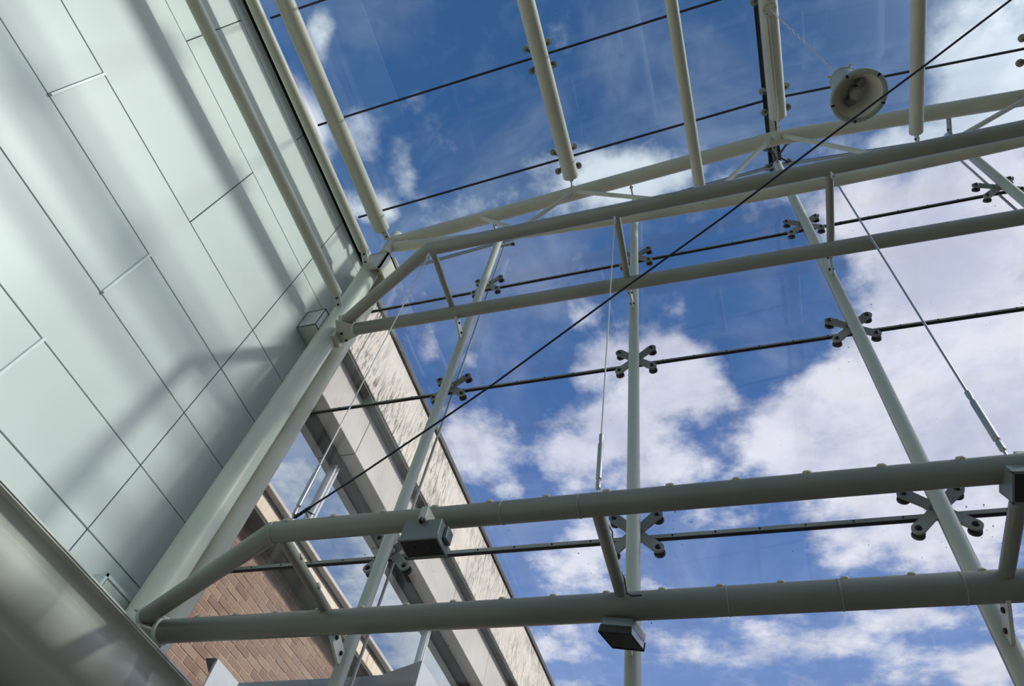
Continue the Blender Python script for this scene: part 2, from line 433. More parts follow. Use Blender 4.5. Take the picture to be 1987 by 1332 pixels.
M['bricks'] = [brick_mat(i, c) for i, c in enumerate(((0.30, 0.195, 0.14), (0.265, 0.165, 0.12), (0.33, 0.23, 0.165), (0.275, 0.185, 0.145), (0.24, 0.145, 0.11)))]
def mirror_win():
    m = mat('window_reflective_glass', (0.02, 0.03, 0.04), 0.02, 0.0)
    n, L = m.node_tree.nodes, m.node_tree.links
    out = n['Material Output']; b = n['Principled BSDF']
    g = n.new('ShaderNodeBsdfGlossy'); g.inputs['Roughness'].default_value = 0.01; g.inputs[0].default_value = (0.74, 0.80, 0.80, 1)
    mx = n.new('ShaderNodeMixShader'); mx.inputs[0].default_value = 0.80
    L.new(b.outputs[0], mx.inputs[1]); L.new(g.outputs[0], mx.inputs[2]); L.new(mx.outputs[0], out.inputs[0])
    return m
M['winglass'] = mirror_win()

# ------------------------------------------------------------------ floor and ground
XW = -1.25            # inner face of the left wall
YG = 1.042            # facade glass plane
RX, RZ, RS = 0.32, 2.595, 0.151        # ridge of the glass roof: x, height, slope
def roofz(x): return RZ - RS * abs(x - RX)
XR = 2.35             # far right side of the hall
YB = -3.2             # back of the hall
bm = bmesh.new(); add_bx(bm, P(XW - 0.05, YB, 0) - Vector((0, 0, H + 0.1)), (XR * S, YG * S, 0))
tag(obj('floor', bm, M['floor']), 'dark stone floor of the hall below the frame', kind='structure')
bm = bmesh.new(); add_bx(bm, (-14, YG * S + 0.02, -0.15), (30, 45, -0.05))
tag(obj('pavement', bm, M['ground']), 'grey paving outside the glass front', kind='structure')

# ------------------------------------------------------------------ left wall
wall = root('wall_left', 'left wall clad in pale green-white panels', kind='structure')
AX = abs(XW)
rows = [1.763, 1.502, 1.212, 1.064, 0.918, 0.773, 0.628, 0.483]
rowz = [r * AX for r in rows]
ZTOP = 2.262
GAP = 0.0042        # half joint width, metres
TH = 0.03
bm = bmesh.new(); add_bx(bm, P(XW, YB, -0.5) + Vector((-0.25, 0, 0)), P(XW, 1.065, ZTOP) + Vector((-TH + 0.008, 0, 0)))
obj('backing', bm, M['joint_dark'], wall)
bounds = [(ZTOP, rowz[0])] + [(rowz[i], rowz[i + 1]) for i in range(len(rowz) - 1)] + [(rowz[-1], 0.2), (0.2, -0.1), (-0.1, -0.5)]
EVEN = [0.029, 0.612]; ODD = [0.336, 0.612]
period = 0.583
panel_cache = {}
for ri, (zt, zb) in enumerate(bounds):
    cuts = [0.612 * AX]
    first = (0.341 if ri == 0 else 0.336 if ri % 2 == 0 else 0.027) * AX
    step = 0.612 * AX
    y = first
    while y > YB: cuts.append(y); y -= 0.614 * AX
    if ri == 0: pass
    cuts = sorted(set([YB, 1.062] + cuts))
    for a, b_ in zip(cuts[:-1], cuts[1:]):
        bm = bmesh.new()
        lo = P(XW, a, zb) + Vector((-TH, GAP, GAP)); hi = P(XW, b_, zt) + Vector((random.uniform(-0.0012, 0.0012), -GAP, -GAP))
        add_bx(bm, lo, hi)
        bevel(bm, 0.0025)
        obj('panel', bm, M['panel'], wall)
# raised metal strips over the short joints
for (y, zt, zb) in ((0.029, rowz[2], rowz[3]), (0.336, rowz[3], rowz[4]), (0.336, rowz[5], rowz[6])):
    bm = bmesh.new(); c = P(XW, y * AX, (zt + zb) / 2)
    add_box(bm, c + Vector((0.009, 0, 0)), EX, EY, EZ, 0.016, 0.010, (zt - zb) * S / 2)
    obj('joint_strip', bevel(bm, 0.002), M['strip'], wall)

# gutter strip, dark gap and angle where the wall meets the glass roof
tr1 = root('trim_1', 'grey gutter angle with a black gap along the top of the left wall', kind='structure')
bm = bmesh.new(); add_bx(bm, P(XW, YB, ZTOP) + Vector((-0.06, 0, 0.0)), P(XW, 1.05, ZTOP + 0.035) + Vector((-0.012, 0, 0)))
obj('black_gap', bm, M['black'], tr1)
bm = bmesh.new()
add_bx(bm, P(XW, YB, ZTOP + 0.035) + Vector((-0.08, 0, 0)), P(XW + 0.032, 1.05, ZTOP + 0.043))
add_bx(bm, P(XW + 0.027, YB, ZTOP + 0.006), P(XW + 0.032, 1.05, ZTOP + 0.035))
obj('gutter_angle', bm, M['flash'], tr1)

# ------------------------------------------------------------------ glass roof ("ceiling") and facade glass
ceil = root('ceiling', 'pitched glass roof of large clear panes with dark sealed joints', kind='structure')
XJ = [-1.235, -0.41, 0.339, 1.085, 1.85, 2.35]        # lines of the roof purlins and seams
YJ = [YG + 0.02, 0.7955, 0.427, 0.058, -0.311, -0.68, -1.05, -1.6, -2.3, YB]
TG = 0.012
def quad_slab(pts, up, th):
    bm = bmesh.new(); add_prism(bm, pts, up * th); return bm
halves = [(XJ[0], RX), (RX, XJ[-1])]
for (x0, x1) in halves:
    nrm = Vector((-RS if x0 < RX - 0.01 else RS, 0, 1)).normalized()
    for i in range(len(YJ) - 1):
        xs = [x0, x1]
        for xa, xb in zip(xs[:-1], xs[1:]):
            ya, yb = YJ[i + 1], YJ[i]
            g = 0.004 / S
            pts = [P(xa + g, ya + g, roofz(xa + g)), P(xb - g, ya + g, roofz(xb - g)), P(xb - g, yb - g, roofz(xb - g)), P(xa + g, yb - g, roofz(xa + g))]
            obj('pane', quad_slab(pts, nrm, TG), M['roofglass'], ceil)
for j, y in enumerate(YJ[1:-1]):
    for (x0, x1) in halves:
        bm = bmesh.new(); nrm = Vector((-RS if x0 < RX - 0.01 else RS, 0, 1)).normalized()
        rod_between(bm, P(x0, y, roofz(x0)) + nrm * 0.004, P(x1, y, roofz(x1)) + nrm * 0.004, 0.022, 0.02, nrm)
        obj('roof_joint', bm, M['seal'], ceil)
# wide black ridge flashing: two dark strips and a paler cap between them
bm = bmesh.new()
add_bx(bm, P(RX, YB, RZ) + Vector((-0.062, 0, -0.018)), P(RX, YG + 0.02, RZ) + Vector((-0.022, 0, 0.02)))
add_bx(bm, P(RX, YB, RZ) + Vector((0.042, 0, -0.018)), P(RX, YG + 0.02, RZ) + Vector((0.072, 0, 0.02)))
obj('ridge_seal', bm, M['black'], ceil)
bm = bmesh.new(); add_bx(bm, P(RX, YB, RZ) + Vector((-0.022, 0, -0.012)), P(RX, YG + 0.02, RZ) + Vector((0.042, 0, 0.025)))
obj('ridge_cap', bm, M['flash'], ceil)

win = root('window_1', 'tall frameless glass front with sealed joints', kind='structure')
COLX = [-0.712, -0.196, 0.317, 0.836, 1.36, 1.88]
ZJ = [-0.5, -0.25, 0.325, 0.891, 1.457, 2.033]
xs = [-1.235] + COLX + [XR]
g = 0.004 / S
for xa, xb in zip(xs[:-1], xs[1:]):
    for i, za in enumerate(ZJ):
        if i < len(ZJ) - 1:
            zb = ZJ[i + 1]
            pts = [P(xa + g, YG, za + g), P(xb - g, YG, za + g), P(xb - g, YG, zb - g), P(xa + g, YG, zb - g)]
        else:
            pts = [P(xa + g, YG, za + g), P(xb - g, YG, za + g), P(xb - g, YG, roofz(xb) - 0.008)]
            if xa < RX < xb: pts.append(P(RX, YG, RZ - 0.008))
            pts.append(P(xa + g, YG, roofz(xa) - 0.008))
        obj('pane', quad_slab(pts, Vector((0, 1, 0)), TG), M['glass'], win)
for i, z in enumerate(ZJ[2:]):
    # metal cover bar with a dark seal below it
    hb = (0.030, 0.026, 0.016, 0.014)[i]
    bm = bmesh.new(); add_bx(bm, P(-1.235, YG, z) + Vector((0, -0.012, -hb / 2)), P(XR, YG, z) + Vector((0, 0.016, hb / 2)))
    obj('joint_bar', bm, M['bar'], win)
    bm = bmesh.new(); add_bx(bm, P(-1.235, YG, z) + Vector((0, -0.006, -hb / 2 - 0.007)), P(XR, YG, z) + Vector((0, 0.014, -hb / 2)))
    obj('joint_seal', bm, M['black'], win)
    x = -1.15
    while x < 1.2:
        bm = bmesh.new(); add_lathe(bm, P(x, YG, z) + Vector((0, -0.012, 0.0)), Vector((0, -1, 0)), ((0, 0.006), (0.005, 0.005), (0.006, 0.001)), 8)
        obj('joint_bolt', bm, M['bolt'], win)
        x += 0.0785
for x in COLX[:4]:
    bm = bmesh.new(); add_bx(bm, P(x, YG, -0.5) + Vector((-0.006, -0.003, 0)), P(x, YG, roofz(x)) + Vector((0.006, 0.016, -0.01)))
    obj('vertical_seal', bm, M['bar'], win)
# head strip along the top of the facade glass (dark line with a pale edge band)
HS = (2.585 - 2.352) / (RX + 1.07)
def headz(x): return 2.583 - HS * abs(x - RX)
for (x0, x1) in ((-1.235, RX), (RX, XR)):
    for nm, dz, hh, m_ in (('head_band', -0.020, 0.030, M['flash']), ('head_seal', 0.0, 0.011, M['black']), ('head_cap', 0.012, 0.012, M['flood'])):
        bm = bmesh.new(); n_ = Vector((-HS if x0 < 0 else HS, 0, 1)).normalized()
        rod_between(bm, P(x0, YG, headz(x0)) + Vector((0, -.012, 0)) + n_ * dz, P(x1, YG, headz(x1)) + Vector((0, -.012, 0)) + n_ * dz, 0.02, hh, n_)
        obj(nm, bm, m_, win)
# dried dirt flakes on the inside of the panes, thickest round the point fixings
bm = bmesh.new()
def flake(c, nx, ny, r):
    k = random.randint(4, 6); ph = random.random() * 6
    vs = [bm.verts.new(c + nx * (r * random.uniform(.4, 1.3) * math.cos(ph + i * 6.283 / k)) + ny * (r * random.uniform(.4, 1.3) * math.sin(ph + i * 6.283 / k))) for i in range(k)]
    bm.faces.new(vs)
for x in COLX[:4]:
    for z in ZJ[3:]:
        for _ in range(34):
            dx, dz = random.gauss(0, 0.055), random.gauss(-0.015, 0.06)
            flake(P(x + dx, YG, z + dz) + Vector((0, -0.002, 0)), EX, EZ, random.choice((.003, .003, .004, .006)))
for _ in range(160):
    flake(P(random.uniform(-1, 1.2), YG, random.uniform(.5, 2.2)) + Vector((0, -0.002, 0)), EX, EZ, random.choice((.002, .003, .004)))
tag(obj('dirt_flakes', bm, M['black'], win), kind='stuff')

# ------------------------------------------------------------------ bulkhead below the wall, bottom left
blk = root('trim_2', 'glossy grey-white curved bulkhead ledge at the foot of the panelled wall', kind='structure')
XE, ZE = -1.05, 0.61
bm = bmesh.new()
prof = [(XE, ZE), (XE, ZE - 0.004)]
for k in range(1, 13):             # hollow cove under the lip
    th = math.radians(90 * k / 12)
    prof.append((XE - 0.004 - 0.018 * math.sin(th), ZE - 0.004 - 0.027 * (1 - math.cos(th))))
Rb = 0.054
x0_, z0_ = prof[-1]
for k in range(1, 25):             # rounded belly below the crease
    th = math.radians(-34 + 124 * k / 24)
    prof.append((x0_ - Rb * 0.829 + Rb * math.cos(th), z0_ - Rb * 0.559 - Rb * math.sin(th)))
prof += [(-1.9, prof[-1][1]), (-1.9, ZE)]
Y0_, Y1_ = YB, 1.03
a = [bm.verts.new(P(x, Y0_, z)) for x, z in prof]; b_ = [bm.verts.new(P(x, Y1_, z)) for x, z in prof]
for i in range(len(prof)):
    j = (i + 1) % len(prof)
    bm.faces.new((a[i], a[j], b_[j], b_[i]))
bm.faces.new(a); bm.faces.new(b_[::-1])
obj('bulkhead_shell', bm, M['bulk'], blk, smooth=True)
bm = bmesh.new(); add_bx(bm, P(XE, Y0_, ZE) + Vector((-0.02, 0, -0.002)), P(XE, Y1_, ZE) + Vector((0.006, 0, 0.007)))
obj('bulkhead_lip', bm, M['trimlip'], blk)

# ------------------------------------------------------------------ columns
def plate_with_bolts(parent, a, b, w, th, side, nb=2, mat_=None, name='bracket_plate'):
    """flat lug from a to b with rounded end; bolts on it"""
    a, b = Vector(a), Vector(b); d = (b - a); L = d.length; d.normalize(); side = side - d * side.dot(d); side.normalize(); nrm = d.cross(side).normalized()
    bm = bmesh.new(); poly = [a + side * (w / 2), a - side * (w / 2)]
    for k in range(9):
        t = -math.pi / 2 + math.pi * k / 8
        poly.append(a + d * (L - w / 2 + w / 2 * math.cos(t)) + side * (w / 2 * math.sin(t)))
    bmv = [p - nrm * (th / 2) for p in poly]
    add_prism(bm, bmv, nrm * th)
    pl = obj(name, bm, mat_ or M['bracket'], parent)
    for i in range(nb):
        c = a + d * (L * (0.3 + 0.42 * i))
        bm = bmesh.new(); add_lathe(bm, c - nrm * (th / 2 + 0.012), nrm, ((0, 0.009), (0.005, 0.013), (th + 0.019, 0.013), (th + 0.024, 0.009)), 6)
        obj('bolt', bm, M['bolt'], pl)
    return pl
col_labels = ['leftmost slim white facade column, standing before the stone-banded building',
              'upright white facade column in the middle, behind the hanging rod and both trusses',
              'white facade column leaning right below the roof ridge',
              'white facade column at the right edge with only its top in view']
ZF, ZC = 0.6655, 1.694          # heights of the lower and upper trusses
for x, lb in zip(COLX[:4], col_labels):
    t = root('facade_column', lb, 'column', 'slim columns behind the glass front', loc=P(x, 1.0, -0.5))
    ztop = roofz(x) - 0.115
    bm = tube([P(x, 1.0, -0.5), P(x, 1.0, ztop)], 0.042, 28)
    obj('shaft', bm, M['column'], t, True)
    bm = bmesh.new(); add_lathe(bm, P(x, 1.0, ztop), Vector((0, 0, 1)), ((0, 0.045), (0.05, 0.047), (0.075, 0.036), (0.085, 0.01)), 20)
    obj('head_cap', bm, M['bracket'], t, True)
    plate_with_bolts(t, P(x, 0.915, ztop + 0.03), P(x, 1.0, ztop + 0.005), 0.10, 0.014, EZ, 2, M['spider'], 'head_plate')
    for zz in (ZF, ZC):
        pl = plate_with_bolts(t, P(x, 0.930, zz - 0.012), P(x, 0.995, zz - 0.042), 0.085, 0.016, EZ, 2, M['bracket'], 'gusset_plate')
corner = root('corner_column', 'thick pale green corner column nearest the panelled wall', 'column', 'corner columns', loc=P(-1.162, 0.93, ZE))
obj('shaft', tube([P(-1.162, 0.93, ZE + 0.004), P(-1.162, 0.93, 2.115)], 0.109, 40), M['corner'], corner, True)
corner2 = root('corner_column', 'shaded corner column just behind the thick one, at the glass edge', 'column', 'corner columns', loc=P(-1.174, 1.006, ZE))
obj('shaft', tube([P(-1.174, 1.006, ZE + 0.004), P(-1.174, 1.006, 2.30)], 0.096, 40), M['tube'], corner2, True)
bm = bmesh.new(); add_lathe(bm, P(-1.145, 1.0, 2.27), Vector((0, 0, 1)), ((-0.10, 0.055), (0, 0.056), (0.035, 0.048), (0.055, 0.02)), 20)
hc = obj('head_cap', bm, M['bracket'], corner2, True)
plate_with_bolts(corner2, P(-1.12, 0.945, 2.25), P(-1.12, 1.0, 2.25), 0.11, 0.02, EX, 3, M['bracket'], 'head_plate')
# boxed steel seat on top of the thick corner column
bm = bmesh.new()
sx0, sx1 = -1.175, -1.095
for (x0, x1, y0, y1, z0, z1) in ((sx0, sx1, .895, .905, 2.09, 2.21), (sx0, sx1, .895, 1.0, 2.20, 2.21), (sx1 - .008, sx1, .895, 1.0, 2.09, 2.21), (sx0, sx1 - .02, .93, .938, 2.115, 2.20)):
    add_bx(bm, P(x0, y0, z0), P(x1, y1, z1))
obj('seat_bracket', bm, M['tube'], corner)
# short post joining the roof beam and the corner
bm = tube([P(-1.112, 0.905, 2.20), P(-1.112, 0.905, 2.36)], 0.07, 28)
add_lathe(bm, P(-1.112, 0.905, 2.36), Vector((0, 0, 1)), ((0, 0.07), (0.03, 0.062), (0.05, 0.04), (0.058, 0.01)), 28)
obj('node_post', bm, M['tube'], corner, True)

# boxed stub between wall and column
bx = root('wall_stub_cover', 'small pale square box cover joining the panelled wall to the corner column', 'cover', loc=P(XW, .88, 1.75))
bm = bmesh.new(); add_bx(bm, P(XW, .879, 1.703) + Vector((0.004, 0, 0)), P(-1.182, .975, 1.793))
obj('cover_body', bevel(bm, 0.003), M['panel'], bx)
bm = bmesh.new()
w_ = 0.0035
for (x0, x1, y, z) in ((XW, -1.181, .879, 1.793), (XW, -1.181, .879, 1.703)):
    add_box(bm, (P(x0, y, z) + P(x1, y, z)) / 2, EX, EY, EZ, (x1 - x0) * S / 2, w_, w_)
for (x, z) in ((-1.181, 1.793), (-1.181, 1.703)):
    add_box(bm, P(x, .927, z), EX, EY, EZ, w_, .048 * S, w_)
add_box(bm, P(XW, .879, 1.748) + Vector((.004, 0, 0)), EX, EY, EZ, w_, w_, .045 * S)
add_box(bm, P(-1.181, .879, 1.748), EX, EY, EZ, w_, w_, .045 * S)
obj('edge_trim', bm, M['joint_dark'], bx)

# ------------------------------------------------------------------ roof tubes along the hall
def roof_tube(name, label, x, z, dia, upx, cat='tube', m_=None, group=None, plate_to=None, side=None, yend=None):
    # end of the tube taken from where it stops in the photograph
    if yend is None:
        d = ray(*upx); yend = d.y * (z / d.z)
    t = root(name, label, cat, group, loc=P(x, yend, z))
    r = dia / 2
    bm = bmesh.new()
    add_lathe(bm, P(x, yend, z), Vector((0, -1, 0)), ((-0.012, r * 0.82), (0, r * 0.97), (0.006, r), ((yend - YB) * S, r)), 36)
    obj('tube_body', bm, m_ or M['tube'], t, True)
    bm = bmesh.new(); add_lathe(bm, P(x, yend, z), Vector((0, -1, 0)), ((0.30, r * 1.012), (0.304, r * 1.012)), 36, False, False)
    bm.free()
    if plate_to is not None:
        plate_with_bolts(t, P(x, yend - 0.004, z), plate_to, 0.075, 0.016, side or EZ, 2)
    return t
T550 = roof_tube('roof_tube', 'thick pale roof tube running up the glass edge, second from the wall', -1.137, 2.31, 0.195, (740, 446), group='thick roof tubes', plate_to=P(-1.118, 0.885, 2.29), side=EX)
T1030 = roof_tube('roof_tube', 'thick roof tube with round glass fixings, left of the centre of the roof', -0.40, 2.42, 0.18, (1105, 345), group='thick roof tubes', plate_to=P(-0.402, 0.895, 2.40))
T1500 = roof_tube('roof_tube', 'thick ridge tube under the black roof seam, carrying the lamp cord', 0.335, 2.515, 0.18, (1508, 228), group='thick roof tubes', plate_to=P(0.328, 0.885, 2.50))
TR = roof_tube('roof_tube', 'thick roof tube off the right edge, its glass fixings just showing', 1.085, 2.42, 0.18, (2020, 200), group='thick roof tubes', yend=0.86)
T500 = roof_tube('roof_tube', 'slim pale roof tube tight along the top of the panelled wall', -1.147, 2.13, 0.118, (706, 485), group='slim roof tubes', plate_to=P(-1.15, 0.895, 2.10), side=EX)
T385 = roof_tube('roof_tube', 'slim tube running in front of the wall panels to the corner column', -1.155, 1.849, 0.120, (650, 572), group='slim roof tubes', plate_to=P(-1.158, 0.905, 1.83), side=EX)
T1315 = roof_tube('roof_tube', 'slim lower tube ending behind the upper truss, between the ridge and centre tubes', 0.0365, 2.13, 0.112, (1353, 372), group='slim roof tubes', yend=0.875, plate_to=P(0.037, 0.905, 2.105))
T1785 = roof_tube('roof_tube', 'slim lower tube right of the lamp, ending above the upper truss', 0.647, 2.115, 0.118, (1773, 268), group='slim roof tubes', yend=0.843, plate_to=P(0.647, 0.905, 2.085))
# twin conduits under the ridge tube and junction plate for the lamp cord
bm = bmesh.new()
for dx in (-0.018, 0.012):
    add_path(bm, [P(0.328, 0.50, 2.515) + Vector((dx, 0, -0.094)), P(0.33, 0.70, 2.515) + Vector((dx, 0, -0.094)), P(0.326, 0.885, 2.485) + Vector((dx * .4, 0, -0.06))], 0.0045, 8)
obj('conduit', bm, M['bracket'], T1500, True)
bm = bmesh.new(); add_lathe(bm, P(0.333, 0.478, 2.515) + Vector((0, 0, -0.088)), Vector((0, 0, -1)), ((0, 0.07), (0.02, 0.072), (0.026, 0.066)), 28)
jb = obj('junction_plate', bm, M['tube'], T1500, True)
for k in range(6):
    bm = bmesh.new(); add_lathe(bm, P(0.333, 0.478, 2.515) + Vector((0.052 * math.cos(k * 1.047), 0.052 * math.sin(k * 1.047), -0.114)), Vector((0, 0, -1)), ((0, 0.005), (0.004, 0.004)), 8)
    obj('screw', bm, M['bolt'], jb)

# ------------------------------------------------------------------ gable truss under the roof
YA = 0.905
gt = root('gable_truss', 'pitched white roof beam with its sagging lower chord across the top of the glass front', 'truss', loc=P(0.32, YA, 2.5))
A0 = ony(770, 470, YA); A1 = ony(1503, 269, YA); A2 = ony(1987, 190, YA)
A2 = A1 + (A2 - A1) * 2.2
obj('top_chord', tube([PV(A0 + (A0 - A1).normalized() * 0.02), PV(A1), PV(A2)], 0.082, 36), M['tube'], gt, True)
dpx = [(768, 478), (830, 474), (1000, 456), (1100, 439), (1200, 423), (1300, 408), (1400, 392), (1500, 374), (1600, 355), (1700, 334), (1850, 302), (1987, 271)]
dp = [ony(u, v, YA) for u, v in dpx]
# smooth parabola through the readings
def dz(x): return 2.04 + 0.083 * (x - 0.40) ** 2 * 1.1
pts = []
import functools
xs_ = [p.x for p in dp]; zs_ = [p.z for p in dp]
n_ = len(xs_)
def polyfit2(xs, ys):
    s = [sum(x ** k for x in xs) for k in range(5)]; t = [sum(y * x ** k for x, y in zip(xs, ys)) for k in range(3)]
    m = Matrix(((s[0], s[1], s[2]), (s[1], s[2], s[3]), (s[2], s[3], s[4])))
    return m.inverted() @ Vector(t)
pc = polyfit2(xs_, zs_)
def dzf(x): return pc[0] + pc[1] * x + pc[2] * x * x
x = xs_[0]
while x < 1.75:
    pts.append(P(x, YA, dzf(x) if x > xs_[0] + .06 else dzf(x) + 0.0)); x += 0.08
obj('bottom_chord', tube(pts, 0.062, 32), M['tube'], gt, True)
def on_top(x):
    if x < A1.x: t = (x - A0.x) / (A1.x - A0.x); return A0.z + t * (A1.z - A0.z)
    t = (x - A1.x) / (A2.x - A1.x); return A1.z + t * (A2.z - A1.z)
webs = [(ony(932, 433, YA).x, ony(1010, 455, YA).x), (ony(1112, 380, YA).x, ony(1005, 455, YA).x), (ony(1118, 380, YA).x, ony(1350, 398, YA).x),
        (ony(1500, 275, YA).x, ony(1372, 398, YA).x), (ony(1518, 266, YA).x, ony(1760, 318, YA).x), (ony(2005, 190, YA).x, ony(1785, 316, YA).x)]
for xa, xb in webs:
    a = P(xa, YA - 0.01, on_top(xa) - 0.012); b_ = P(xb, YA - 0.01, dzf(xb))
    obj('web_rod', tube([a, b_], 0.024, 14), M['tube'], gt, True)
bm = bmesh.new(); add_lathe(bm, P(A1.x + .004, YA, A1.z) + Vector((0, -0.05, -0.075)), Vector((0, -0.4, -1)), ((0, 0.045), (0.03, 0.045), (0.035, 0.035)), 20)
obj('ridge_node', bm, M['bracket'], gt, True)

# ------------------------------------------------------------------ horizontal trusses
def truss(label, Yi, Yo, Zin, Zout, knee_px, end_in_px, end_out_px, right_in, right_out, r_in, r_out, struts, m_, rs):
    t = root('horizontal_truss', label, 'truss', 'horizontal ladder trusses', loc=P(0, Yo, Zout))
    k = ony(*knee_px, Yi)
    e = ony(*end_in_px, Yo - 0.03)
    r = ony(*right_in, Yi); r = k + (r - k) * 1.35
    bm = tube([PV(e), PV(k), PV(r)], r_in, 36)
    obj('inner_chord', bm, m_, t, True)
    a = ony(*end_out_px, Yo); b2 = ony(*right_out, Yo); b2 = a + (b2 - a) * 1.35
    obj('outer_chord', tube([PV(a), PV(b2)], r_out, 36), m_, t, True)
    for (p0, p1) in struts:
        q0 = ony(*p0, Yi); q1 = ony(*p1, Yo)
        obj('strut', tube([PV(q0), PV(q1)], rs, 20), m_, t, True)
    for c, d, rr in ((e, k - e, r_in), (a, b2 - a, r_out)):
        bm = bmesh.new(); add_lathe(bm, PV(c), d, ((-0.012, rr * 1.18), (0.006, rr * 1.18), (0.012, rr * 1.04)), 32)
        obj('end_plate', bm, M['bracket'], t, True)
    return t, k, e, r, a, b2
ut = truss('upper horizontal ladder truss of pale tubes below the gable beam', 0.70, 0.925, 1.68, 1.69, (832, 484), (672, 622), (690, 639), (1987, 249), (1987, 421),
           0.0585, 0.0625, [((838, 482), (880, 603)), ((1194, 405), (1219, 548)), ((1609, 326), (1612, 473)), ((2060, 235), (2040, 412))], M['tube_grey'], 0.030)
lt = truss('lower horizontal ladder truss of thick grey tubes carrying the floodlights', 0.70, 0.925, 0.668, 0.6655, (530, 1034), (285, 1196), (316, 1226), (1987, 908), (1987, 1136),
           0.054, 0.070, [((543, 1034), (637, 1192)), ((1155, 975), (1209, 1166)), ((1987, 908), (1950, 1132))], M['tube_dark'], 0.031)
# gusset plates between trusses and the corner column
def gusset(t, e, a, nm='end_gusset'):
    cz = a.z
    for dz_ in (-0.012, 0.016):
        bm = bmesh.new()
        poly = [P(a.x + .004, a.y - .02, cz + dz_), P(a.x + .004, a.y + .018, cz + dz_), P(-1.135, 0.965, cz + dz_), P(-1.128, 0.93, cz + dz_), P(e.x - .02, e.y - .02, cz + dz_), P(e.x + .01, e.y - .005, cz + dz_)]
        add_prism(bm, poly, Vector((0, 0, 0.014)))
        pl = obj(nm, bm, M['tube'], t)
        for (bx_, by_) in ((-1.105, .925), (-1.10, .952)):
            bm = bmesh.new(); add_lathe(bm, P(bx_, by_, cz + dz_) - Vector((0, 0, 0.012)), EZ, ((0, .014), (0.04, .014)), 6)
            obj('bolt', bm, M['bolt'], pl)
    bm = bmesh.new(); add_bx(bm, P(-1.136, 0.915, cz - 0.035), P(-1.118, 0.96, cz + 0.04))
    obj('end_web', bm, M['tube'], t)
gusset(ut[0], ut[2], ut[4]); gusset(lt[0], lt[2], lt[4])
# weld rings and small pucks on the lower truss
def chord_pt(a, b, x):
    t = (x - a.x) / (b.x - a.x); return a + (b - a) * t
k, e, r, a, b2 = lt[1:]
for x in (-0.326, -0.212, k.x + .004):
    c = chord_pt(k, r, x); d = (r - k).normalized()
    bm = bmesh.new(); add_lathe(bm, PV(c) - d * 0.004, d, ((0, .054), (0.001, .0565), (0.007, .0565), (0.008, .054)), 36, False, False)
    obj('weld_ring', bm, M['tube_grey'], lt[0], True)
for x in (-0.039, 0.116, 0.271):
    c = chord_pt(a, b2, x); d = (b2 - a).normalized()
    bm = bmesh.new(); add_lathe(bm, PV(c) - d * 0.004, d, ((0, .070), (0.001, .0722), (0.007, .0722), (0.008, .070)), 36, False, False)
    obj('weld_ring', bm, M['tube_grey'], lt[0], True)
def puck(c, nrm, rr, t, r_t):
    bm = bmesh.new(); add_lathe(bm, PV(c) + nrm * (r_t - 0.004), nrm, ((0, rr), (0.008, rr), (0.013, rr * .75), (0.0145, rr * .2)), 16)
    obj('puck', bm, M['gold'], t, True)
nE = Vector((0, -0.72, 0.69)).normalized()
for i in range(-1, 16):
    x = -0.605 + 0.0866 * i
    if x < k.x + 0.02: continue
    puck(chord_pt(k, r, x), nE, 0.019, lt[0], 0.054)
nF = Vector((0, -0.60, 0.80)).normalized()
for i in range(-5, 14):
    x = -0.568 + 0.0868 * i
    if x < a.x + 0.05: continue
    puck(chord_pt(a, b2, x), nF, 0.019, lt[0], 0.070)
s0 = ony(543, 1034, 0.70); s1 = ony(637, 1192, 0.925)
for f_ in (.30, .66):
    c = s0 + (s1 - s0) * f_
    nn = Vector((0.85, 0.1, 0.5)); dd = (s1 - s0).normalized(); nn = (nn - dd * nn.dot(dd)).normalized()
    puck(c, nn, 0.019, lt[0], 0.031)

# ------------------------------------------------------------------ spider fittings
def make_spider(label, mt):
    t = root('spider_fitting', label, 'glass fitting', 'four-armed spider fittings on the glass front')
    bm = bmesh.new(); add_lathe(bm, Vector((0, -0.062, 0)), EY, ((0, 0.022), (0.045, 0.024), (0.062, 0.034), (0.078, 0.034), (0.082, 0.028)), 18)
    obj('hub', bm, mt, t, True)
    for sx in (-1, 1):
        for sz in (-1, 1):
            ex, ez = sx * 0.134, (0.128 if sz > 0 else -0.125)
            d = Vector((ex, 0, ez)); L = d.length; d.normalize(); s = Vector((-d.z, 0, d.x))
            w0, w1 = 0.040, 0.034
            poly = [s * w0 + Vector((0, -.004, 0)), s * -w0 + Vector((0, -.004, 0)), d * (L * .4) - s * w1 * .9 + Vector((0, -.004, 0))]
            for q in range(9):
                th = -math.pi / 2 + math.pi * q / 8
                poly.append(d * (L + 0.035 * math.cos(th)) + s * (0.035 * math.sin(th)) + Vector((0, -.004, 0)))
            poly.append(d * (L * .4) + s * w1 * .9 + Vector((0, -.004, 0)))
            bm = bmesh.new(); add_prism(bm, poly, Vector((0, 0.017, 0)))
            am = obj('arm', bm, mt, t)
            bm = bmesh.new(); c = Vector((ex, 0, ez))
            add_lathe(bm, c + Vector((0, -0.018, 0)), EY, ((0, 0.009), (0.008, 0.013), (0.014, 0.019)), 12)
            obj('bolt', bm, M['bolt'], am, True)
            bm = bmesh.new(); add_lathe(bm, c + Vector((0, 0.012, 0)), EY, ((0, 0.014), (0.026, 0.014), (0.028, 0.033), (0.044, 0.035), (0.048, 0.030)), 20)
            obj('glass_disc', bm, M['spider_dark'], am, True)
    return t
lab_col = ['the leftmost slim column', 'the upright middle column', 'the column below the ridge', 'the column at the right edge']
lab_row = ['lower', 'middle', 'upper']
rowname = ['on the lowest joint bar of', 'on the middle joint bar of', 'on the top joint bar of']
proto = {}
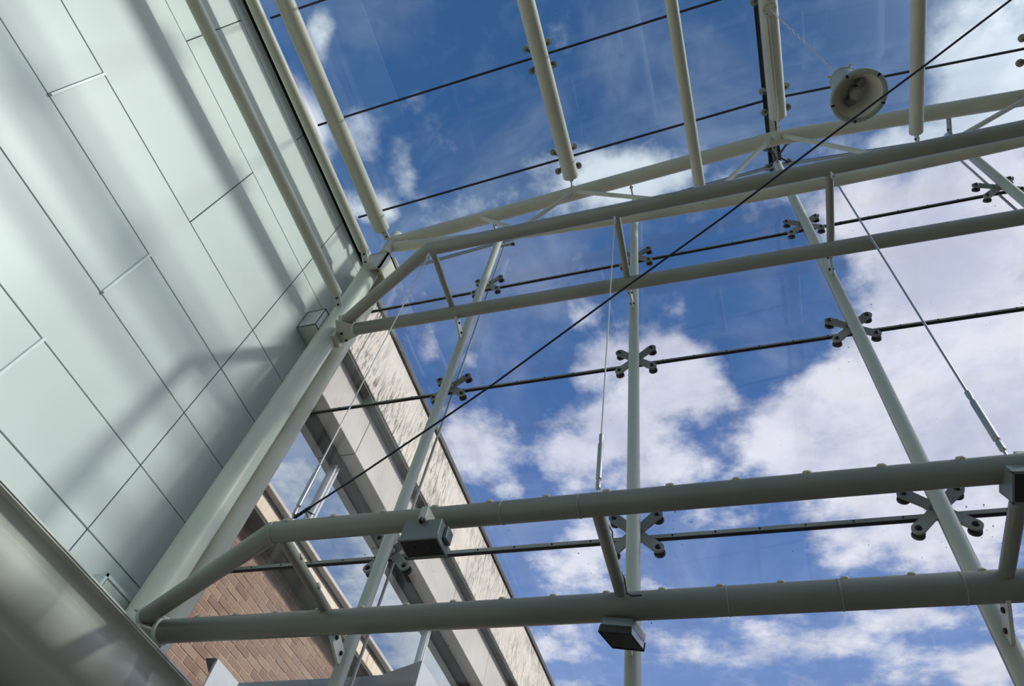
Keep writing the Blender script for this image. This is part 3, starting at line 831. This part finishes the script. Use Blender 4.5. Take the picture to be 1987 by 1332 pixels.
for ci, x in enumerate(COLX[:4]):
    for ri, z in enumerate(ZJ[3:]):
        if ci == 3 and ri < 2: continue
        lb = 'four-armed glass fitting %s %s' % (('on the lowest glass joint behind', 'on the middle glass joint behind', 'on the highest glass joint behind')[ri], lab_col[ci])
        if not proto:
            proto['s'] = make_spider(lb, M['spider']); sp = proto['s']
        else:
            sp = copy_tree(proto['s']); sp['label'] = lb
        sp.location = P(x, 1.0 + 0.0225, z)
# roof fittings: arms up to four discs below the panes
def make_roof_spider(label):
    t = root('roof_fitting', label, 'glass fitting', 'four-point fittings on the roof tubes')
    bm = bmesh.new(); add_box(bm, Vector((0, 0, -0.02)), EX, EY, EZ, 0.03, 0.03, 0.05)
    obj('hub', bevel(bm, 0.006), M['spider_dark'], t)
    for sx in (-1, 1):
        for sy in (-1, 1):
            c = Vector((sx * 0.124, sy * 0.120, 0))
            bm = bmesh.new(); add_path(bm, [Vector((sx * .02, sy * .02, -0.03)), c * 0.85 + Vector((0, 0, -0.02)), c + Vector((0, 0, -0.008))], 0.013, 10)
            am = obj('arm', bm, M['spider_dark'], t, True)
            bm = bmesh.new(); add_lathe(bm, c + Vector((0, 0, 0.03)), Vector((0, 0, -1)), ((0, 0.026), (0.012, 0.038), (0.036, 0.038), (0.042, 0.030), (0.043, 0.012), (0.050, 0.010)), 20)
            obj('glass_disc', bm, M['spider'], am, True)
    return t
rp = None
for (nm, x, zt) in (('the roof tube left of centre', -0.41, 0), ('the ridge tube', 0.339, 0), ('the roof tube off the right edge', 1.085, 0)):
    for (y, where) in ((0.7955, 'nearest the gable beam on'), (0.427, 'second from the gable beam on'), (0.058, 'third from the gable beam on')):
        if y < .1 and x != -0.41: pass
        lb = 'roof glass fitting %s %s' % (where, nm)
        if rp is None: rp = make_roof_spider(lb); sp = rp
        else: sp = copy_tree(rp); sp['label'] = lb
        sp.location = P(x, y, roofz(x)) + Vector((0, 0, -0.045))
        sp.rotation_euler = (0, -math.atan(RS) if x < RX - .1 else (math.atan(RS) if x > RX + .1 else 0), 0)
# pair of discs at the very front of the ridge
sp = copy_tree(rp); sp['label'] = 'round-disc glass fitting at the front end of the black roof ridge'
sp.location = P(0.33, 1.0, roofz(0.33)) + Vector((0, 0, -0.04))
# small glass clip at the head of the leftmost slim column
cl = root('glass_clip', 'small dark clip with a round disc where the leftmost slim column meets the glass top', 'glass fitting', loc=P(-0.68, 1.02, 2.34))
q0, q1 = ony(972, 478, 1.02), ony(995, 473, 1.02)
bm = bmesh.new(); rod_between(bm, PV(q0), PV(q1), 0.02, 0.035, EZ); obj('clip_arm', bm, M['spider'], cl)
bm = bmesh.new(); add_lathe(bm, PV(q1), Vector((0.2, 0.5, -1)), ((-0.012, .012), (0, .026), (.015, .026), (.02, .015)), 16); obj('glass_disc', bm, M['spider_dark'], cl, True)

# ------------------------------------------------------------------ hanger rods
def hanger(label, top_px, bot_px, Y, r, m_, turn=0.12):
    a = PV(ony(*top_px, Y)); b_ = PV(ony(*bot_px, Y))
    t = root('hanger_rod', label, 'rod', 'vertical rods between the two trusses', loc=b_)
    obj('rod_body', tube([a, b_], r, 10), m_, t, True)
    d = (a - b_).normalized(); L = (a - b_).length
    bm = bmesh.new(); add_lathe(bm, b_, d, ((0.02, .006), (0.03, .012), (0.07, .012), (0.08, .008), (0.09, .014), (0.32, .014), (0.34, .009), (0.36, .012), (0.39, .012), (0.40, .006)), 14)
    obj('turnbuckle', bm, M['steel'], t, True)
    bm = bmesh.new(); add_box(bm, a - d * 0.03, EX, EY, EZ, 0.006, 0.018, 0.035); add_lathe(bm, a - d * .05 - EX * .016, EX, ((0, .008), (.032, .008)), 8)
    obj('clevis', bm, M['bracket'], t)
    return t
hanger('thin steel hanger rod with a turnbuckle at the left truss knees', (833, 495), (566, 1008), 0.70, 0.0045, M['rod'])
hanger('thin steel hanger rod with a turnbuckle at the middle truss struts', (1193, 424), (1160, 958), 0.70, 0.0045, M['rod'])
hanger('dark hanger rod crossing the white clouds on the right', (1613, 338), (1953, 884), 0.70, 0.0060, M['steel'])

# long sagging black cable
cpx = [(570, 1006, .70), (700, 921, .665), (840, 826.7, .63), (953, 749, .60), (1200, 568, .535), (1400, 424, .48), (1600, 272, .42), (1800, 123, .36), (1965, -3, .31), (2150, -150, .25)]
cp = [PV(ony(u, v, y)) for u, v, y in cpx]
top_obj('black_cable', tube(cp, 0.0055, 8), M['wire'], 'long black cable running diagonally from the left truss knee up past the lamp', 'cable', smooth=True)
bm = bmesh.new(); c0 = PV(ony(588, 993, .70))
for k_ in range(5):
    d_ = Vector((random.uniform(-1, 1), random.uniform(-1, 1), random.uniform(-.2, 1))).normalized()
    add_path(bm, [c0, c0 + d_ * 0.02 + Vector((0.01, 0, 0.004)), c0 + d_ * 0.05 + Vector((.02, 0, -.008))], 0.0025, 6)
for k_ in range(6):
    t0 = cp[0] + (cp[1] - cp[0]) * (0.02 + 0.04 * k_)
    add_lathe(bm, t0, cp[1] - cp[0], ((0, .010), (.01, .010)), 8)
top_obj('wire_knot', bm, M['wire'], 'twisted black wire ends tied at the left knee of the lower truss', 'wire')
cpx = [(1176, 1012), (1188, 1032), (1190, 1060), (1198, 1095), (1212, 1125), (1216, 1152), (1225, 1157), (1245, 1156)]
top_obj('black_wire', tube([PV(ony(u, v, .88)) for u, v in cpx], 0.004, 8), M['wire'], 'thin black wire hanging beside the middle strut of the lower truss', 'wire', smooth=True)

# ------------------------------------------------------------------ hanging lamp
lx, ly = 0.326, 0.478
def at_z(u, v, y): return ony(u, v, y)
zr = ony(1667, 187, ly).z
lp = root('hanging_lamp', 'round industrial bell lamp hanging on a twisted cord below the ridge', 'lamp', loc=P(ony(1667, 187, ly).x, ly, zr))
lc = PV(ony(1667, 187, ly))
Rl = 0.158
bm = bmesh.new()
add_lathe(bm, lc, EZ, ((0.0, Rl), (0.015, Rl), (0.02, Rl * .985), (0.05, Rl * .90), (0.10, Rl * .70), (0.15, Rl * .52), (0.18, Rl * .46)), 48, False, False)
obj('bell_outer', bm, M['lamp_out'], lp, True)
bm = bmesh.new()
add_lathe(bm, lc, EZ, ((0.004, Rl * .88), (0.03, Rl * .84), (0.07, Rl * .74), (0.10, Rl * .62), (0.135, Rl * .40), (0.15, Rl * .1)), 48, False, True)
obj('reflector', bm, M['lamp_in'], lp, True)
bm = bmesh.new(); add_lathe(bm, lc, EZ, ((0.004, Rl * .86), (-0.002, Rl * .87), (-0.007, Rl * .93), (-0.006, Rl * 1.0), (0.0, Rl * 1.045), (0.012, Rl * 1.045), (0.014, Rl * .98)), 48, False, False)
obj('rim_ring', bm, M['lamp_out'], lp, True)
for k_ in range(5):
    an = 0.5 + k_ * 1.2566
    bm = bmesh.new(); add_box(bm, lc + Vector((math.cos(an) * Rl * .97, math.sin(an) * Rl * .97, -0.004)), Vector((math.cos(an), math.sin(an), 0)), Vector((-math.sin(an), math.cos(an), 0)), EZ, 0.010, 0.006, 0.006)
    obj('rim_clip', bm, M['bolt'], lp)
bm = bmesh.new(); add_lathe(bm, lc, EZ, ((0.148, Rl * .22), (0.11, Rl * .22), (0.10, Rl * .19), (0.085, Rl * .25), (0.06, Rl * .27), (0.04, Rl * .22), (0.028, Rl * .10), (0.026, 0.004)), 28)
obj('bulb', bm, M['lamp_glass'], lp, True)
for sg in (0, 1):
    bm = bmesh.new(); an = 2.6 + sg * math.pi
    dv = Vector((math.cos(an), math.sin(an), 0))
    add_prism(bm, [lc + dv * (Rl * .20) + EZ * .06, lc + dv * (Rl * .50) + EZ * .085, lc + dv * (Rl * .38) + EZ * .125, lc + dv * (Rl * .2) + EZ * .14], dv.cross(EZ) * 0.05)
    obj('bulb_shield', bm, M['flood'], lp)
bm = bmesh.new(); add_lathe(bm, lc + EZ * 0.17, EZ, ((0, Rl * .45), (0.02, Rl * .46), (0.03, Rl * .50), (0.22, Rl * .50), (0.225, Rl * .53), (0.24, Rl * .53), (0.245, Rl * .48), (0.25, Rl * .05)), 36)
can = obj('canister', bm, M['lamp_out'], lp, True)
for an in (0.4, 2.0, 3.6, 5.2):
    bm = bmesh.new(); dv = Vector((math.cos(an), math.sin(an), 0))
    add_path(bm, [lc + dv * Rl * .40 + EZ * .405, lc + dv * Rl * .64 + EZ * .407], 0.007, 8)
    add_lathe(bm, lc + dv * Rl * .63 + EZ * .40, EZ, ((0, .009), (.016, .009)), 8)
    obj('wing_screw', bm, M['bracket'], can, True)
ct = lc + EZ * 0.42; ctop = P(0.333, 0.478, 2.515) + Vector((0, 0, -0.115))
for ph in (0, math.pi):
    pts = []
    N = 90
    for i in range(N + 1):
        f_ = i / N; c = ct + (ctop - ct) * f_
        am = 0.009 * math.sin(math.pi * min(1, max(0, (f_ - .0) / 1.0))) + 0.0015
        tw = f_ * 13 * (1 if .2 < f_ < .75 else 1)
        pts.append(c + Vector((am * math.cos(tw * 2 * math.pi / 2 + ph), am * math.sin(tw * 2 * math.pi / 2 + ph), 0)))
    bm = bmesh.new(); add_path(bm, pts, 0.0028, 6)
    obj('cord', bm, M['whitewire'], lp, True)

# ------------------------------------------------------------------ floodlights on the lower truss
def floodlight(label):
    """built about its own bottom-front-centre; hangs below a tube"""
    t = root('floodlight', label, 'floodlight', 'floodlights on the lower truss')
    w, d, h = 0.145, 0.075, 0.052       # half width, half depth, half height
    bm = bmesh.new(); add_bx(bm, (-w, -d, -h), (w, d, h)); bevel(bm, 0.006)
    obj('housing', bm, M['flood'], t)
    bm = bmesh.new(); add_bx(bm, (-w + .008, -d + .008, -h - .006), (w - .008, d - .008, -h + .004))
    gl = obj('glass', bm, M['flood_glass'], t)
    for x_ in (-.06, .055):
        bm = bmesh.new(); add_lathe(bm, Vector((x_, 0, -h - .005)), Vector((0, 0, -1)), ((0, .012), (.003, .011)), 12); obj('glass_stud', bm, M['bolt'], gl)
    bm = bmesh.new()
    for (a_, b_) in (((-w - .004, -d - .004, -h - .010), (w + .004, -d + .008, -h + .008)), ((-w - .004, d - .008, -h - .010), (w + .004, d + .004, -h + .008)),
                     ((-w - .004, -d, -h - .010), (-w + .008, d, -h + .008)), ((w - .008, -d, -h - .010), (w + .004, d, -h + .008))):
        add_bx(bm, a_, b_)
    obj('bezel', bm, M['flood'], t)
    bm = bmesh.new(); add_bx(bm, (w + .002, -d * .3, -h * .5), (w + .03, d * .7, h * .8)); obj('side_box', bevel(bm, .004), M['flood'], t)
    bm = bmesh.new(); add_bx(bm, (-.028, -d - .025, h - .012), (.028, d - .01, h + .062)); obj('mount_block', bevel(bm, .004), M['column'], t)
    bm = bmesh.new(); add_lathe(bm, Vector((0, -d - .02, h - .014)), Vector((0, -.3, -1)), ((0, .016), (.016, .016), (.02, .008)), 12); obj('mount_bolt', bm, M['bolt'], t)
    return t
f1 = floodlight('grey rectangular floodlight hung under the left half of the lower truss')
zb = 0.598
c1 = [onz(u, v, zb) for u, v in ((775, 1047.7), (848.8, 1040), (867.4, 1074.8), (790.5, 1082.6))]
cen = (c1[0] + c1[1] + c1[2] + c1[3]) / 4
f1.location = PV(cen) + Vector((0, 0, 0.052))
f1.rotation_euler = (0, 0, math.radians(0))
f1.scale = ((c1[1] - c1[0]).length * S / 0.29,) * 1 + ((c1[3] - c1[0]).length * S / 0.15, 1.0)
# suspension strap round the tube
bm = bmesh.new(); kc = chord_pt(k, r, onz(828, 1000, .66).x)
add_lathe(bm, PV(kc) - EX * .002, EX, ((0, .0555), (0.004, .0565), (0.008, .0555)), 32, False, False)
top_obj('cable_tie', bm, M['bolt'], 'thin dark wire tie looped over the lower truss above the left floodlight', 'wire', smooth=True)
f3 = copy_tree(f1); f3['label'] = 'grey floodlight cut off by the right edge, at the end of the lower truss'
q = onz(1972, 938, 0.64)
f3.rotation_euler = (math.radians(-25), 0, math.radians(6))
f3.location = PV(q) + Vector((0.055, 0.0, 0.0))
# prismatic floodlight seen from below
f2 = root('floodlight', 'dark glass floodlight hanging under the outer tube beside the middle column', 'floodlight', 'floodlights on the lower truss')
def c2(a, b): return (1140 + a / 9.51, 1150 + b / 9.51)
zb2, zm2, zt2 = 0.573, 0.605, 0.638
bot = [PV(onz(*c2(a_, b_), zb2)) for a_, b_ in ((207, 725), (800, 775), (1037, 1082), (462, 1020))]
mid = [PV(onz(*c2(a_, b_), zm2)) for a_, b_ in ((250, 590), (803, 632), (1060, 940))]; mid.append(mid[0] + mid[2] - mid[1])
topq = [PV(onz(*c2(a_, b_), zt2)) for a_, b_ in ((265, 440), (845, 478), (1092, 800))]; topq.append(topq[0] + topq[2] - topq[1])
def hexa(bm, A_, B_):
    va = [bm.verts.new(p) for p in A_]; vb = [bm.verts.new(p) for p in B_]
    bm.faces.new(va); bm.faces.new(vb)
    for i in range(4): bm.faces.new((va[i], va[(i + 1) % 4], vb[(i + 1) % 4], vb[i]))
f2.location = (bot[0] + bot[2]) / 2
bm = bmesh.new(); hexa(bm, mid, topq); obj('housing', bevel(bm, 0.005), M['flood'], f2)
bm = bmesh.new(); hexa(bm, bot, mid); obj('glass_visor', bevel(bm, 0.003), M['flood_glass'], f2)
bm = bmesh.new()
for i in range(4):
    a_, b_ = Vector(bot[i]), Vector(bot[(i + 1) % 4]); add_path(bm, [a_, b_], 0.004, 6)
    add_path(bm, [a_, Vector(mid[i])], 0.004, 6)
obj('visor_frame', bm, M['black'], f2)
tc_ = (topq[0] + topq[1]) / 2
bm = bmesh.new(); add_path(bm, [tc_ + Vector((-.03, .02, -.01)), tc_ + Vector((-.02, .02, .02)), tc_ + Vector((.01, .02, .028)), tc_ + Vector((.035, .02, .02)), tc_ + Vector((.045, .02, -.01))], .006, 8)
obj('shackle', bm, M['steel'], f2, True)

# linear wall light at the foot of the panelled wall
wl_ = root('wall_light', 'white louvred wall light low on the panelled wall, half hidden by the ledge', 'light', loc=P(XW, .9, .70))
bm = bmesh.new()
lo, hi = P(XW + .019, .840, .640), P(XW, .934, .735)
add_bx(bm, (hi.x + .002, lo.y, lo.z), (lo.x + .035, hi.y, hi.z)); obj('housing', bevel(bm, .004), M['strip'], wl_)
bm = bmesh.new()
for (y0, y1, z0, z1) in ((lo.y, hi.y, hi.z - .02, hi.z), (lo.y, lo.y + .02, lo.z, hi.z), (hi.y - .02, hi.y, lo.z, hi.z), (lo.y, hi.y, lo.z, lo.z + .02)):
    add_bx(bm, (lo.x + .035, y0, z0), (lo.x + .055, y1, z1))
obj('frame', bm, M['strip'], wl_)
for i in range(18):
    bm = bmesh.new(); y_ = lo.y + .03 + i * (hi.y - lo.y - .06) / 17
    add_bx(bm, (lo.x + .036, y_ - .003, lo.z + .02), (lo.x + .052, y_ + .003, hi.z - .10)); obj('louvre', bm, M['bolt'], wl_)
bm = bmesh.new(); add_bx(bm, (lo.x + .035, lo.y + .03, hi.z - .10), (lo.x + .050, hi.y - .03, hi.z - .03)); obj('diffuser', bm, M['trimlip'], wl_)

# ------------------------------------------------------------------ neighbouring building beyond the glass
bd = root('office_building', 'brick and stone building with long windows standing beyond the glass front', 'building', loc=(-4.6, 4, -0.1))
XS, XB2, XWN = -4.45, -4.60, -4.89       # streaked slab, grey band, glass line
YS0, YS1 = 3.9, 21.0
def slabs(name, x, z0, z1, cuts, m_, depth=0.5, gap=0.006):
    for a_, b_ in zip(cuts[:-1], cuts[1:]):
        bm = bmesh.new(); add_bx(bm, (x - depth, a_ + gap, z0 + H), (x, b_ - gap, z1 + H)); obj(name, bevel(bm, 0.008), m_, bd)
slabs('stone_panel', XS, 6.83, 7.96, [YS0, 4.16, 6.9, 9.6, 12.3, 15, 18, YS1], M['stone_stained'], 0.6)
slabs('stone_band', XB2, 6.09, 6.80, [YS0, 5.1, 6.9, 8.7, 10.5, 12.3, 15, 18, YS1], M['stone_grey'], 0.28)
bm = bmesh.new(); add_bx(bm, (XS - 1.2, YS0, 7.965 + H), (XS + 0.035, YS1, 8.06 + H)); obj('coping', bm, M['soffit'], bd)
bm = bmesh.new(); add_bx(bm, (XS - 0.6, YS0, 8.06 + H), (XS + 0.02, YS1, 8.09 + H)); obj('coping_flashing', bm, M['flash'], bd)
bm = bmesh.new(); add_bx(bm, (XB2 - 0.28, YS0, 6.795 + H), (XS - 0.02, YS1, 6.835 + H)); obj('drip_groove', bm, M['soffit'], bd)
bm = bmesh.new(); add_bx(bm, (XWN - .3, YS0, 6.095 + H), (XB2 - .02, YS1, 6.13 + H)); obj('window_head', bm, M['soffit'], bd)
bm = bmesh.new(); add_bx(bm, (XWN - .06, YS0, 5.98 + H), (XWN + 0.07, YS1, 6.1 + H)); obj('head_frame', bm, M['dkframe'], bd)
# windows
mulY = [3.45 + 1.735 * i for i in range(10)]
for a_, b_ in zip(mulY[:-1], mulY[1:]):
    bm = bmesh.new(); add_bx(bm, (XWN - .04, a_, 4.55 + H), (XWN, b_, 6.02 + H)); obj('window_pane', bm, M['winglass'], bd)
for y_ in mulY[1:]:
    bm = bmesh.new()
    add_bx(bm, (XWN - .02, y_ - .045, 4.58 + H), (XWN + .05, y_ - .012, 6.0 + H)); add_bx(bm, (XWN - .02, y_ + .012, 4.58 + H), (XWN + .05, y_ + .045, 6.0 + H))
    add_bx(bm, (XWN - .02, y_ - .012, 4.58 + H), (XWN + .03, y_ + .012, 6.0 + H))
    obj('mullion', bm, M['alu'], bd)
bm = bmesh.new(); add_bx(bm, (XWN - .1, YS0, 4.55 + H), (XB2 + .03, YS1, 4.60 + H)); obj('sill', bevel(bm, .006), M['stone_grey'], bd)
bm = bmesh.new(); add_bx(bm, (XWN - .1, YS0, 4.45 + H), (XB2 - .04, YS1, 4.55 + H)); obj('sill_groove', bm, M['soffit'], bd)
slabs('stone_sill_band', XB2, 4.30, 4.45, [YS0, 5.1, 6.9, 8.7, 10.5, 12.3, 15, 18, YS1], M['stone_cream'], 0.30)
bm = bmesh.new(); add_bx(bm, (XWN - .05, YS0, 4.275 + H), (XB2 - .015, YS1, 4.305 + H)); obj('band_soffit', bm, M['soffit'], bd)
# core behind everything
bm = bmesh.new(); add_bx(bm, (XWN - 5, YS0, -0.1), (XWN - .05, YS1, 8.0 + H)); obj('core', bm, M['soffit'], bd)
XBR = -4.84
bm = bmesh.new(); add_bx(bm, (XBR - .06, YS0, -0.1), (XBR - .0025, YS1, 4.29 + H)); obj('mortar_bed', bm, M['mortar'], bd)
ch, bl, jt = 0.0774, 0.245, 0.010
def brick_mesh(i):
    bm = bmesh.new(); add_bx(bm, (-.05, -(bl - jt) / 2, -(ch - jt) / 2), (0, (bl - jt) / 2, (ch - jt) / 2))
    me = bpy.data.meshes.new('brick'); bevel(bm, 0.0012); bm.to_mesh(me); bm.free(); me.materials.append(M['bricks'][i]); return me
bmeshes = [brick_mesh(i) for i in range(5)]
near, rest = [], []
ztop_b = 4.275
for c_ in range(0, 50):
    z_ = ztop_b - ch / 2 - c_ * ch
    if z_ < 0.6: break
    off = (0.5 * bl if c_ % 2 else 0) + random.uniform(-.015, .015)
    y_ = YS0 + off + bl / 2
    while y_ < 12.5:
        near.append((y_, z_)); y_ += bl
def inview(y_, z_):
    c = R @ Vector((XBR, y_, z_))
    if c.z >= 0: return None
    u = CXP + FPX * c.x / -c.z; v = CYP - FPX * c.y / -c.z
    return u, v
vis = []
for (y_, z_) in near:
    q = inview(y_, z_)
    if q and 330 < q[0] < 745 and 985 < q[1] < 1345 and not (q[1] > 1325 and q[0] > 480): vis.append((y_, z_))
    else: rest.append((y_, z_))
vis.sort(key=lambda t: t[0] ** 2 + t[1] ** 2)
rest += vis[295:]; vis = vis[:295]
for (y_, z_) in vis:
    o = bpy.data.objects.new('brick', random.choice(bmeshes)); COL.objects.link(o); o.parent = bd
    o.location = Vector((XBR + random.uniform(0, .004), y_, z_ + H)) - Vector(bd.location)
bm = bmesh.new()
for (y_, z_) in rest:
    add_bx(bm, (XBR - .04, y_ - (bl - jt) / 2, z_ + H - (ch - jt) / 2), (XBR, y_ + (bl - jt) / 2, z_ + H + (ch - jt) / 2))
tag(obj('brickwork', bm, M['bricks'][0], bd), kind='stuff')

# white folded cladding of the lower canopy outside
cb = root('canopy_cladding', 'white and grey folded sheet cladding outside, at the bottom edge of the picture', 'cladding')
Y0 = 1.30
def q_(x, y, z): return P(x * Y0, y * Y0, z * Y0)
cb.location = q_(-.8, 1.0, .5)
th_ = 0.012
def sheet(name, pts, m_, off):
    bm = bmesh.new(); add_prism(bm, pts, off); obj(name, bm, m_, cb)
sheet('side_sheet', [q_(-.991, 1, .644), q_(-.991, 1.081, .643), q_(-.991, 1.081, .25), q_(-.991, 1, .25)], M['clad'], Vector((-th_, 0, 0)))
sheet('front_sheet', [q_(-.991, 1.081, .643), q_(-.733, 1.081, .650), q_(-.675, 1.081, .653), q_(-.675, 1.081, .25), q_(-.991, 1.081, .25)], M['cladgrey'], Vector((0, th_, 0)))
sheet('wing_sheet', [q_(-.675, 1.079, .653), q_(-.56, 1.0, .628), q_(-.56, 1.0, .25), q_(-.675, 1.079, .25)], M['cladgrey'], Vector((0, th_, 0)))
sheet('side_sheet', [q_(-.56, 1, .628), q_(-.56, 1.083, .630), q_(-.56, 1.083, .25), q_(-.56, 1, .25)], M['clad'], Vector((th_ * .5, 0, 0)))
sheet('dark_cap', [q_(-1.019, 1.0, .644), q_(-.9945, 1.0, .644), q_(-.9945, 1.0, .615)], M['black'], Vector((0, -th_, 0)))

# ------------------------------------------------------------------ out of frame: street block added against low sky light, rear wall
bm = bmesh.new(); add_bx(bm, (-3, 24, -0.05), (40, 30, 12.5)); tag(obj('wall_street_blocker', bm, M['soffit']), 'unseen dark street frontage, added to block low sky light through the glass front', kind='structure')
bm = bmesh.new(); add_bx(bm, P(XW - .05, YB - .05, -0.5), P(XR, YB, 2.25)); tag(obj('wall_back', bm, M['panel']), 'plain rear wall of the hall behind the camera', kind='structure')
